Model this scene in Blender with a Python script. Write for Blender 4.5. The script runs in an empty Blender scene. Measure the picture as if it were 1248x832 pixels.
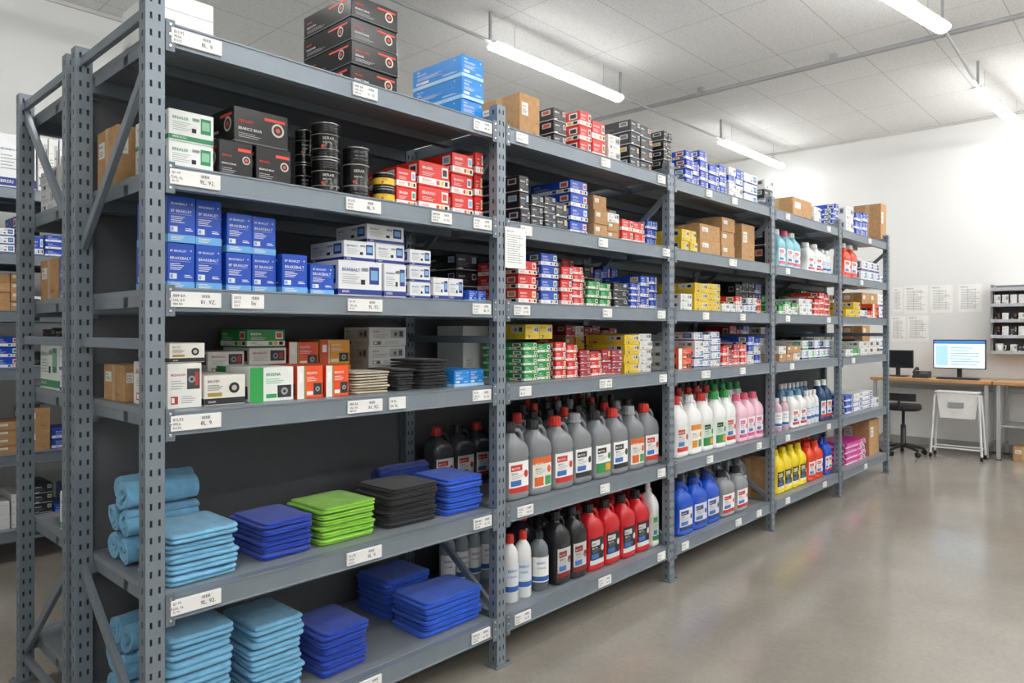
import bpy, math, random
from math import sin, cos, pi, radians, floor, sqrt
from itertools import product
from mathutils import Vector, Matrix, noise
R = random.Random(7)
sc = bpy.context.scene
COL = sc.collection
TH = radians(42.75); S_, C_ = sin(TH), cos(TH)
F = 872.0; CX, CY, H = -0.838, -2.212, 1.5
L = 1.485; RD = 0.69; PH = 2.51
# ---- survey helpers: bearings measured from the photo -> metres along a rack front / wall
def onY(px, Y):
    r = (px-624)/F
    return CX+(Y-CY)*(C_+r*S_)/(S_-r*C_)
def onX(px, X):
    r = (px-624)/F
    return CY+(X-CX)*(S_-r*C_)/(C_+r*S_)
def dep(x, y): return (x-CX)*C_+(y-CY)*S_

# ---------------------------------------------------------------- materials
def lin(c): return c/12.92 if c <= .04045 else ((c+.055)/1.055)**2.4
def hexl(h): return tuple(lin(int(h[i:i+2], 16)/255) for i in (0, 2, 4))
_mc = {}
def MT(h, rough=.5, metal=0.0, kind='', var=.07):
    key = (h, rough, metal, kind)
    if key in _mc: return _mc[key]
    m = bpy.data.materials.new('surface_'+h+kind); m.use_nodes = True
    nt = m.node_tree; N = nt.nodes; K = nt.links
    b = N['Principled BSDF']; c = hexl(h)
    b.inputs['Roughness'].default_value = rough
    b.inputs['Metallic'].default_value = metal
    tc = N.new('ShaderNodeTexCoord'); no = N.new('ShaderNodeTexNoise')
    no.inputs['Scale'].default_value = {'cloth': 25, 'kraft': 30, 'steel': 10, 'wall': 2}.get(kind, 8)
    no.inputs['Detail'].default_value = 4
    K.new(tc.outputs['Object'], no.inputs['Vector'])
    rp = N.new('ShaderNodeValToRGB')
    rp.color_ramp.elements[0].position = .3; rp.color_ramp.elements[1].position = .7
    v = {'cloth': .16, 'kraft': .16, 'steel': .06, 'wall': .01}.get(kind, var)
    rp.color_ramp.elements[0].color = tuple(x*(1-v) for x in c)+(1,)
    rp.color_ramp.elements[1].color = tuple(min(1, x*(1+v*.5)) for x in c)+(1,)
    K.new(no.outputs['Fac'], rp.inputs['Fac']); K.new(rp.outputs['Color'], b.inputs['Base Color'])
    if kind == 'cloth':
        n2 = N.new('ShaderNodeTexNoise'); n2.inputs['Scale'].default_value = 130; n2.inputs['Detail'].default_value = 4; n2.inputs['Roughness'].default_value = .7
        K.new(tc.outputs['Object'], n2.inputs['Vector'])
        bp = N.new('ShaderNodeBump'); bp.inputs['Strength'].default_value = .9; bp.inputs['Distance'].default_value = .004
        K.new(n2.outputs['Fac'], bp.inputs['Height']); K.new(bp.outputs['Normal'], b.inputs['Normal'])
        b.inputs['Sheen Weight'].default_value = .2
    if kind == 'emit':
        b.inputs['Emission Color'].default_value = (1, .99, .975, 1)
        b.inputs['Emission Strength'].default_value = rough*100
        b.inputs['Roughness'].default_value = .5
    if kind == 'screen':
        b.inputs['Emission Color'].default_value = c+(1,)
        b.inputs['Emission Strength'].default_value = .9
    _mc[key] = m
    return m
STEEL = MT('7b858e', .38, .2, 'steel'); STEELD = MT('69727a', .42, .2, 'steel'); DECK = MT('899095', .42, .2, 'steel')
PANEL = MT('5d5f63', .7, 0, 'steel')
WHITE = MT('eeeeec', .5); BLACK = MT('17181a', .35); INK = MT('202226', .6); KRAFT = MT('bd9468', .8, 0, 'kraft')
TAPE = MT('c9a878', .35); DARKP = MT('2b2d30', .5); CHROME = MT('c8ccd0', .25, .9); SLOT_SHADE = MT('26282b', .6)

# ---------------------------------------------------------------- text cache
_tc = {}
def glyphs(word):
    if word in _tc: return _tc[word]
    cu = bpy.data.curves.new('t', 'FONT'); cu.body = word; cu.size = 1; cu.resolution_u = 2; cu.offset = .004
    ob = bpy.data.objects.new('t', cu); COL.objects.link(ob)
    bpy.context.view_layer.update()
    me = bpy.data.meshes.new_from_object(ob.evaluated_get(bpy.context.evaluated_depsgraph_get()))
    v = [(p.co.x, p.co.y) for p in me.vertices]; f = [tuple(p.vertices) for p in me.polygons]
    bpy.data.objects.remove(ob); bpy.data.curves.remove(cu); bpy.data.meshes.remove(me)
    x0 = min(p[0] for p in v); x1 = max(p[0] for p in v); y0 = min(p[1] for p in v); y1 = max(p[1] for p in v)
    k = 1/(y1-y0)
    v = [((p[0]-x0)*k, (p[1]-y0)*k) for p in v]
    _tc[word] = (v, f, (x1-x0)*k)
    return _tc[word]

# ---------------------------------------------------------------- mesh accumulator
class M:
    def __init__(s): s.v = []; s.f = []; s.mi = []; s.sm = []; s.mats = []
    def mid(s, m):
        if m not in s.mats: s.mats.append(m)
        return s.mats.index(m)
    def add(s, pts, faces, m, smooth=False):
        o = len(s.v); i = s.mid(m); s.v += [tuple(p) for p in pts]
        for f in faces: s.f.append(tuple(o+k for k in f)); s.mi.append(i); s.sm.append(smooth)
    def quad(s, pts, m): s.add(pts, [tuple(range(len(pts)))], m)
    def cbox(s, x0, x1, y0, y1, z0, z1, m, b=.002, T=None):
        c = Vector(((x0+x1)/2, (y0+y1)/2, (z0+z1)/2)); h = ((x1-x0)/2, (y1-y0)/2, (z1-z0)/2)
        b = min(b, min(h)*.45); V = []; ix = {}
        for sg in product((-1, 1), repeat=3):
            for a in range(3):
                ix[(sg, a)] = len(V)
                V.append(Vector([c[i]+sg[i]*(h[i]-(0 if i == a else b)) for i in range(3)]))
        Fc = []
        for a in range(3):
            p, q = [i for i in range(3) if i != a]
            for t in (-1, 1):
                l = []
                for u, w in ((-1, -1), (1, -1), (1, 1), (-1, 1)):
                    g = [0, 0, 0]; g[a] = t; g[p] = u; g[q] = w; l.append(ix[(tuple(g), a)])
                Fc.append(l)
            for u, w in product((-1, 1), repeat=2):
                g = [0, 0, 0]; g[p] = u; g[q] = w
                g1 = list(g); g1[a] = -1; g2 = list(g); g2[a] = 1
                Fc.append([ix[(tuple(g1), p)], ix[(tuple(g2), p)], ix[(tuple(g2), q)], ix[(tuple(g1), q)]])
        for sg in product((-1, 1), repeat=3): Fc.append([ix[(sg, 0)], ix[(sg, 1)], ix[(sg, 2)]])
        out = []
        for f in Fc:
            n = (V[f[1]]-V[f[0]]).cross(V[f[2]]-V[f[1]]); mid = sum((V[k] for k in f), Vector())/len(f)-c
            out.append(f if n.dot(mid) > 0 else f[::-1])
        if T is not None: V = [T @ p for p in V]
        s.add(V, out, m)
    def loft(s, rings, m, smooth=True, cap=True):
        n = len(rings[0]); V = [p for r in rings for p in r]; Fc = []
        for k in range(len(rings)-1):
            for i in range(n):
                j = (i+1) % n; Fc.append((k*n+i, k*n+j, (k+1)*n+j, (k+1)*n+i))
        s.add(V, Fc, m, smooth)
        if cap:
            s.add(rings[0], [tuple(range(n))[::-1]], m); s.add(rings[-1], [tuple(range(n))], m)
    def lathe(s, prof, m, n=20, c=(0, 0), smooth=True, cap=True, rib=0):
        s.loft([[(c[0]+r*(1-rib*(i % 2))*cos(2*pi*i/n), c[1]+r*(1-rib*(i % 2))*sin(2*pi*i/n), z) for i in range(n)] for r, z in prof], m, smooth, cap)
    def tube(s, pts, r, m, n=8):
        P = [Vector(p) for p in pts]; rings = []; up = None
        for i, p in enumerate(P):
            d = (P[min(i+1, len(P)-1)]-P[max(i-1, 0)]).normalized()
            if up is None: up = Vector((0, 0, 1)) if abs(d.z) < .9 else Vector((0, 1, 0))
            a = d.cross(up).normalized(); b = a.cross(d).normalized(); up = b
            rr = r[i] if isinstance(r, list) else r
            rings.append([p+a*rr*cos(2*pi*k/n)+b*rr*sin(2*pi*k/n) for k in range(n)])
        s.loft(rings, m)
    def bar(s, p, q, w, t, m):
        p, q = Vector(p), Vector(q); d = q-p; l = d.length; d.normalize()
        x = Vector((1, 0, 0)) if abs(d.x) < .9 else Vector((0, 0, 1)); y = d.cross(x).normalized(); x = y.cross(d)
        T = Matrix((x, y, d)).transposed().to_4x4(); T.translation = p
        s.cbox(-t/2, t/2, -w/2, w/2, 0, l, m, .002, T)
    def text(s, word, fn, u, v, size, m, maxw=None, al='L'):
        V, Fc, w = glyphs(word); k = size
        if maxw and w*k > maxw: k = maxw/w
        if al == 'C': u -= w*k/2
        s.add([fn(u+a*k, v+b*k) for a, b in V], Fc, m)
    def obj(s, name, loc=(0, 0, 0), parent=None):
        me = bpy.data.meshes.new(name); me.from_pydata(s.v, [], s.f)
        for m in s.mats: me.materials.append(m)
        me.polygons.foreach_set('material_index', s.mi); me.polygons.foreach_set('use_smooth', s.sm); me.update()
        return mk(me, name, loc, parent)
def mk(me, name, loc=(0, 0, 0), parent=None):
    o = bpy.data.objects.new(name, me); o.location = loc; COL.objects.link(o)
    if parent: o.parent = parent
    return o
def tag(o, label, cat, group=None):
    o['label'] = label; o['category'] = cat
    if group: o['group'] = group
    return o
def root(name, loc, label, cat, group=None):
    o = mk(None, name, loc); o.empty_display_size = .1; return tag(o, label, cat, group)

# ---------------------------------------------------------------- room
def struct(m, name):
    o = m.obj(name); o['kind'] = 'structure'; return o
X0, X1, Y0, Y1, ZC = -4.0, 9.76, -6.0, 4.41, 4.17
wallm = MT('e9eae9', .85, 0, 'wall', .01)
def floor_mat():
    m = bpy.data.materials.new('polished_concrete'); m.use_nodes = True; nt = m.node_tree; N = nt.nodes; K = nt.links
    b = N['Principled BSDF']; tc = N.new('ShaderNodeTexCoord')
    n1 = N.new('ShaderNodeTexNoise'); n1.inputs['Scale'].default_value = 1.4; n1.inputs['Detail'].default_value = 9; n1.inputs['Roughness'].default_value = .6
    n2 = N.new('ShaderNodeTexNoise'); n2.inputs['Scale'].default_value = 30; n2.inputs['Detail'].default_value = 9; n2.inputs['Roughness'].default_value = .75
    K.new(tc.outputs['Object'], n1.inputs['Vector']); K.new(tc.outputs['Object'], n2.inputs['Vector'])
    r1 = N.new('ShaderNodeValToRGB'); r1.color_ramp.elements[0].position = .25; r1.color_ramp.elements[1].position = .75
    r1.color_ramp.elements[0].color = hexl('8d877e')+(1,); r1.color_ramp.elements[1].color = hexl('9f998f')+(1,)
    r2 = N.new('ShaderNodeValToRGB'); r2.color_ramp.elements[0].position = .3; r2.color_ramp.elements[1].position = .7
    r2.color_ramp.elements[0].color = (.87, .87, .87, 1); r2.color_ramp.elements[1].color = (1.03, 1.03, 1.03, 1)
    mx = N.new('ShaderNodeMix'); mx.data_type = 'RGBA'; mx.blend_type = 'MULTIPLY'; mx.inputs[0].default_value = 1
    K.new(n1.outputs['Fac'], r1.inputs['Fac']); K.new(n2.outputs['Fac'], r2.inputs['Fac'])
    K.new(r1.outputs['Color'], mx.inputs[6]); K.new(r2.outputs['Color'], mx.inputs[7]); K.new(mx.outputs[2], b.inputs['Base Color'])
    mr = N.new('ShaderNodeMapRange'); mr.inputs[3].default_value = .12; mr.inputs[4].default_value = .19
    K.new(n1.outputs['Fac'], mr.inputs[0]); K.new(mr.outputs[0], b.inputs['Roughness'])
    b.inputs['Specular IOR Level'].default_value = .7
    return m
def ceil_mat():
    m = bpy.data.materials.new('ceiling_tiles'); m.use_nodes = True; nt = m.node_tree; N = nt.nodes; K = nt.links
    b = N['Principled BSDF']; b.inputs['Roughness'].default_value = .9; tc = N.new('ShaderNodeTexCoord')
    br = N.new('ShaderNodeTexBrick'); br.offset = 0; br.inputs['Scale'].default_value = 1
    br.inputs['Brick Width'].default_value = 1.2; br.inputs['Row Height'].default_value = .6; br.inputs['Mortar Size'].default_value = .004
    br.inputs['Color1'].default_value = hexl('f1f1ef')+(1,); br.inputs['Color2'].default_value = hexl('eeeeec')+(1,); br.inputs['Mortar'].default_value = hexl('c8c8c6')+(1,)
    n = N.new('ShaderNodeTexNoise'); n.inputs['Scale'].default_value = 60; n.inputs['Detail'].default_value = 4; n.inputs['Roughness'].default_value = .6
    r = N.new('ShaderNodeValToRGB'); r.color_ramp.elements[0].position = .36; r.color_ramp.elements[1].position = .52
    r.color_ramp.elements[0].color = (.86, .86, .86, 1); r.color_ramp.elements[1].color = (1, 1, 1, 1)
    mx = N.new('ShaderNodeMix'); mx.data_type = 'RGBA'; mx.blend_type = 'MULTIPLY'; mx.inputs[0].default_value = 1
    for t in (br, n): K.new(tc.outputs['Object'], t.inputs['Vector'])
    K.new(n.outputs['Fac'], r.inputs['Fac']); K.new(br.outputs['Color'], mx.inputs[6]); K.new(r.outputs['Color'], mx.inputs[7])
    K.new(mx.outputs[2], b.inputs['Base Color']); return m
t = .15
for nm, b, mm in (('floor', (X0-t, X1+t, Y0-t, Y1+t, -t, 0), floor_mat()), ('ceiling', (X0-t, X1+t, Y0-t, Y1+t, ZC, ZC+t), ceil_mat()),
                  ('wall_end', (X1, X1+t, Y0, Y1, 0, ZC), wallm), ('wall_side', (X0, X1, Y1, Y1+t, 0, ZC), wallm),
                  ('wall_back', (X0-t, X0, Y0, Y1, 0, ZC), wallm), ('wall_opposite', (X0, X1, Y0-t, Y0, 0, ZC), wallm)):
    q = M(); q.cbox(*b, mm, 0.0005); struct(q, nm)
q = M(); q.cbox(X1-.015, X1, Y0, Y1, 0, .1, MT('a9a8a4', .6)); struct(q, 'baseboard_end')
q = M(); q.cbox(X0, X1-.015, Y1-.015, Y1, 0, .1, MT('a9a8a4', .6)); struct(q, 'baseboard_side')
q = M(); q.cbox(X1-.025, X1, Y0, Y1-.03, ZC-.03, ZC, MT('d0cfcc', .6)); struct(q, 'trim_1')
q = M(); q.cbox(X0, X1, Y1-.025, Y1, ZC-.03, ZC, MT('d0cfcc', .6)); struct(q, 'trim_2')

# ---------------------------------------------------------------- lights
LAMP = .33
def fixture(p, q_):
    p, q_ = Vector(p), Vector(q_); d = q_-p; l = d.length; c = (p+q_)/2; a = math.atan2(d.y, d.x)
    r = root('ceiling_light', (c.x, c.y, 3.9), 'long white suspended fluorescent batten light, switched on', 'ceiling light', 'suspended batten lights')
    r.rotation_euler = (0, 0, a)
    m = M(); m.cbox(-l/2, l/2, -.055, .055, .008, .03, WHITE, .004)
    m.obj('housing', parent=r)
    m = M(); rings = []
    for x in (-l/2+.006, l/2-.006):
        rings.append([(x, .061*cos(t_), .006-.045*sin(t_)) for t_ in [pi*i/10 for i in range(11)]])
    m.loft(rings, MT('ffffff', LAMP, 0, 'emit')); m.obj('diffuser', parent=r)
    for s in (-1, 1):
        m = M(); m.tube([(s*l*.35, 0, .028), (s*l*.35, 0, ZC-3.9)], .0022, MT('c4c6c8', .5), 6); m.obj('suspension_wire', parent=r)
YL = 1.99
for a, b in (((-.75, YL), (1.13, YL)), ((3.46, YL), (5.34, YL)), ((7.62, YL), (9.5, YL)), ((3.82, -.56), (5.66, -.87)), ((7.53, -.77), (9.5, -.9)), ((-.4, -.6), (1.5, -.6))):
    fixture(a+(0,), b+(0,))
for y in (-2.45, -3.8, -5.2):  # unseen batten rows, added to brighten the shelf fronts
    for x in (-2.6, .9, 4.4, 7.6): fixture((x, y, 0), (x+1.9, y, 0))
def conduit(pts, r, label, bw=.011):
    m = M(); m.tube(pts, r, MT('b4b6b8', .4, .4), 8)
    for p in pts: m.cbox(p[0]-bw, p[0]+bw, p[1]-bw, p[1]+bw, p[2]-.014, ZC+.001, MT('b4b6b8', .4, .4))
    tag(m.obj('conduit_pipe'), label, 'pipe')
conduit([(1.15, YL, 3.925), (3.44, YL, 3.925)], .013, 'thin grey metal conduit linking ceiling lights')
conduit([(5.36, YL, 3.925), (7.60, YL, 3.925)], .013, 'thin grey metal conduit linking ceiling lights')
conduit([(5.69, -.86, 3.925), (7.50, -.79, 3.925)], .013, 'thin grey metal conduit linking ceiling lights')
conduit([(6.35, 4.3, 4.10), (6.35, 1.6, 4.10), (6.35, 0.2, 4.10), (6.35, -2.5, 4.10), (6.35, -5.8, 4.10)], .024, 'grey metal pipe clamped across the tiled ceiling', .03)

# ---------------------------------------------------------------- racks
ZL = {6: 2.39, 5: 1.965, 4: 1.595, 3: 1.22, 2: .665, 1: .175}
PW, PD = .055, .05
def post_mesh():
    m = M()
    def holed(fn, w, cols, sw):
        n = int(PH/.05); xs = [0.0]
        for c in cols: xs += [c-sw/2, c+sw/2]
        xs.append(w)
        for k in range(n):
            z0 = k*.05+.006; za, zb, z1 = z0+.014, z0+.034, z0+.05
            if k == n-1: z1 = PH
            m.quad([fn(0, z0), fn(w, z0), fn(w, za), fn(0, za)], STEEL)
            m.quad([fn(0, zb), fn(w, zb), fn(w, z1), fn(0, z1)], STEEL)
            for i in range(0, len(xs)-1, 2): m.quad([fn(xs[i], za), fn(xs[i+1], za), fn(xs[i+1], zb), fn(xs[i], zb)], STEEL)
            for i in range(1, len(xs)-1, 2):
                a, b = xs[i], xs[i+1]
                for (u1, w1), (u2, w2) in (((a, za), (b, za)), ((b, za), (b, zb)), ((b, zb), (a, zb)), ((a, zb), (a, za))):
                    m.quad([fn(u1, w1), fn(u2, w2), fn(u2, w2, .004), fn(u1, w1, .004)], STEELD)
                m.quad([fn(a, za, .0045), fn(b, za, .0045), fn(b, zb, .0045), fn(a, zb, .0045)], SLOT_SHADE)  # dark sheet behind each hole paints in the shade inside the post
    h = PW/2
    holed(lambda u, z, d=0: (-h+u, d, z), PW, (.0155, .0395), .007)
    holed(lambda u, z, d=0: (-h+u, PD-d, z), PW, (.0155, .0395), .008)
    holed(lambda u, z, d=0: (-h+d, u, z), PD, (.025,), .009)
    holed(lambda u, z, d=0: (h-d, u, z), PD, (.025,), .009)
    m.quad([(-h, 0, PH), (h, 0, PH), (h, PD, PH), (-h, PD, PH)], STEEL)
    m.cbox(-.05, .05, -.02, .06, 0, .007, STEELD)
    for x in (-.038, .038): m.lathe([(.007, .007), (.007, .013)], CHROME, 6, (x, -.006))
    return m
def beam_mesh():
    m = M(); a, b = PW/2+.001, L-PW/2-.001
    prof = [(0, -.036), (0, -.031), (.0035, -.029), (.0035, .029), (0, .031), (0, .036), (.035, .036), (.035, .029), (.03, .026), (.03, -.03), (.035, -.036)]
    m.loft([[(x, y, z) for y, z in prof] for x in (a, b)], STEEL, False)
    for x in (a, b-.028):
        m.cbox(x, x+.028, -.0035, .003, -.052, .044, STEELD, .001)
        for z in (-.035, .0, .03): m.cbox(x+.010, x+.018, -.0055, -.003, z-.004, z+.004, CHROME, .001)
    return m
def deck_mesh():
    m = M(); a, b = .001, L-.001
    m.cbox(a+PW/2, b-PW/2, .036, .637, .016, .036, DECK, .001)
    m.cbox(a+PW/2, b-PW/2, .3, .34, -.02, .015, STEELD, .001)
    m.cbox(a+PW/2, a+PW/2+.003, .052, .62, -.02, .016, STEEL, .001)
    return m
def meshof(m, nm):
    o = m.obj(nm); me = o.data; bpy.data.objects.remove(o); return me
PM, BM, DM = meshof(post_mesh(), 'upright_post'), meshof(beam_mesh(), 'beam'), meshof(deck_mesh(), 'shelf_deck')
occ = []
def rack(x0, y0, nb, label, zig, cat='shelving rack'):
    r = root('storage_rack', (x0, y0, 0), label, cat)
    for i in range(nb+1):
        mk(PM, 'upright_post', (i*L, 0, 0), r)
        p = mk(PM, 'upright_post', (i*L, RD, 0), r); p.scale.y = -1
        occ.append((x0+i*L-.03, x0+i*L+.03, y0, y0+RD, 0, 9))
        for kind, ya, za, yb, zb in zig:
            m = M(); m.bar((i*L, ya, za), (i*L, yb, zb), .034, .02, STEEL); m.obj(kind, parent=r)
    for i in range(nb):
        for k, z in ZL.items():
            mk(BM, 'beam', (i*L, 0, z), r)
            b = mk(BM, 'beam', (i*L, RD-.013, z), r); b.scale.y = -1
            mk(DM, 'shelf_deck', (i*L, 0, z), r)
    return r
z1 = [('diagonal_brace', .045, 2.31, .645, 1.80), ('horizontal_brace', .045, 1.46, .645, 1.46), ('diagonal_brace', .645, .65, .045, .24), ('horizontal_brace', .045, .12, .645, .12), ('horizontal_brace', .045, 2.46, .645, 2.46)]
z2 = [('diagonal_brace', .045, 1.88, .645, 2.42), ('horizontal_brace', .045, 1.46, .645, 1.46), ('diagonal_brace', .045, .63, .645, .14), ('horizontal_brace', .045, .10, .645, .10), ('horizontal_brace', .045, 2.46, .645, 2.46)]
main = rack(0, 0, 5, 'long grey perforated-steel shelving rack, five bays and six shelves', z1)
RY = .745
rear = rack(0, RY, 2, 'grey perforated-steel shelving rack standing back to back with another', z2)
far = rack(-.6, 3.28, 2, 'grey steel shelving rack along the side wall across the next aisle', z1)
for i in range(5):
    m = M(); m.cbox(i*L+.002, (i+1)*L-.002, .692, .698, .1, 2.37, PANEL, .001); m.obj('back_panel', parent=main)

# shelf-edge labels
LV = [('8J1-P8', 'SAL 6L', '9L. 92.'), ('81L92', '99SA', '8L. 9.'), ('2015', '', '5n'), ('884 8A', 'SAL 4.0', '81. 9Z.'), ('94 8.L', '8.15 JJ', '84. 92.')]
def tagmesh(i, w):
    a, b, c = LV[i]; m = M(); h = .046
    m.cbox(-w/2, w/2, -.0045, .0034, -h/2, h/2, MT('ececea', .45), .001)
    fn = lambda u, v: (u, -.0052, v); G = MT('45484c', .6)
    if w > .1:
        m.text(a, fn, -w/2+.006, .007, .009, G, w*.36); m.text(b or a, fn, -w/2+.006, -.006, .008, G, w*.34); m.text(a, fn, -w/2+.006, -.017, .007, G, w*.28)
        m.text(c, fn, w*.08, -.012, .0125, INK, w*.3)
        for k in range(7): m.quad([fn(w*.1+k*.004, .007), fn(w*.1+k*.004+.0014+.001*(k % 2), .007), fn(w*.1+k*.004+.0014+.001*(k % 2), .016), fn(w*.1+k*.004, .016)], G)
    else:
        m.text(a, fn, -w/2+.005, .005, .0085, G, w*.6); m.text(c, fn, -w/2+.005, -.014, .0095, INK, w*.6)
    return meshof(m, 'shelf_label')
TG = {(i, w): tagmesh(i, w) for i in range(5) for w in (.155, .11, .08)}
LBL = {6: [(240, .155), (445, .11), (588, .11), (636, .08), (738, .08), (806, .08), (864, .08), (895, .08), (960, .08), (1010, .08), (1060, .08)],
       5: [(238, .155), (443, .155), (538, .11), (588, .11), (641, .08), (735, .08), (812, .08), (893, .11), (960, .08), (1050, .08)],
       4: [(239, .155), (302, .11), (445, .155), (587, .11), (636, .11), (740, .08), (806, .08), (860, .08), (905, .08), (960, .08), (1010, .08)],
       3: [(239, .155), (445, .155), (484, .08), (587, .11), (640, .08), (738, .11), (808, .08), (860, .11), (905, .08), (965, .08), (1040, .08)],
       2: [(239, .155), (444, .155), (588, .11), (640, .11), (737, .08), (806, .08), (865, .08), (925, .08), (960, .08), (1010, .08)],
       1: [(586, .11), (637, .11), (737, .11), (806, .08), (835, .08), (900, .08), (925, .08), (960, .08), (1005, .08), (1055, .08), (450, .11)]}
n = 0
for k, ls in LBL.items():
    for px, w in ls:
        n += 1
        mk(TG[((2 if px == 302 else (0, 1, 3, 4)[n % 4]), w)], 'shelf_label', (onY(px, 0), 0, ZL[k]), main)

# ---------------------------------------------------------------- boxes
DES = {
 'bw': ('1450c0', 'f2f4f8', 'B', 'blue product box with white lettering', ['BF BRAKLEY', 'BRAKEBALT'], '6fb2ea'),
 'bl': ('2089dc', 'f2f6fa', 'B', 'bright blue carton with white lettering', ['BREALFERO', 'BERIL'], 'a9d6f6'),
 'bs': ('1e4cba', 'eef0f4', 'D', 'small blue and white product box', ['BLFORA', 'BFERA'], 'ffffff'),
 'wb': ('eef0f2', '22388e', 'A', 'white product box with navy band', ['BEARBALT', 'BRERI'], '27408e'),
 'wg': ('eef2ef', '2f9160', 'A', 'white carton with green lettering', ['BREKALCA', 'BREALER'], '2f9160'),
 'wh': ('ececea', '55585c', 'W', 'plain white carton with dark print', ['BRAHALL', 'SERIAL'], '55585c'),
 'wp': ('e6e7e6', '8a8d90', 'P', 'plain white lidded carton with faint print', ['SERIAL', 'BRA'], '8a8d90'),
 'wr': ('ecebe6', 'b83a2c', 'W', 'white carton with red print', ['BEZAKARI', 'BRAXALD'], 'b83a2c'),
 'wk': ('e6e4da', '24262a', 'E', 'white box with black round emblem', ['BALVEX', 'EALBA'], '24262a'),
 'bk': ('1a1a1d', 'e0442e', 'C', 'glossy black box with red lettering', ['BERAREL', 'BEARICZ BRAR'], 'eeeeee'),
 'dk': ('232428', 'c9cacc', 'G', 'charcoal product box with small white print', ['BEALD', 'BERAX'], 'ffffff'),
 'rw': ('dc2f26', 'f7f5f2', 'D', 'red and white product box', ['BEARINO', 'BRAERI'], 'ffffff'),
 'dr': ('a51f31', 'ece8e4', 'G', 'dark red product box', ['BERNOL', 'BARIO'], 'ffffff'),
 'gr': ('1f9443', 'eef2ee', 'D', 'green and white product box', ['BREENA', 'BIRGO'], 'ffffff'),
 'or': ('ee5624', 'f3f1eb', 'F', 'orange and white product box', ['BEZAFO', 'BEARNO'], 'ffffff'),
 'yo': ('f5ab26', 'e4572a', 'F', 'yellow and orange product box', ['BEZAFO', 'BEARNO'], 'ffffff'),
 'ye': ('eac71e', '2c2c2c', 'W', 'yellow product box with dark print', ['BELLOX', 'YAREX'], '2c2c2c'),
 'ol': ('8d8640', 'ece9d8', 'G', 'olive product box with pale panel', ['BOLIX', 'BREXO'], 'ffffff'),
 'mg': ('d63399', 'f4e6ef', 'D', 'magenta product box', ['BAGENTA', 'BERA'], 'ffffff'),
 'kr': ('b48a5e', '6a4a2c', 'K', 'brown cardboard box closed with tape', ['BEARL', 'BERAF'], '6a4a2c'),
 'gf': ('eef2ee', '2fa14e', 'F', 'white box with green stripe', ['BREENA', 'BIRGO'], '2fa14e'),
}
LN = {6: 'top', 5: 'second-highest', 4: 'fourth', 3: 'third', 2: 'second-lowest', 1: 'bottom'}
PIC = ['7fb3dc', 'd8a93c', '6f7a84', 'c8503c', '4f9a64', '3c3f44']
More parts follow.
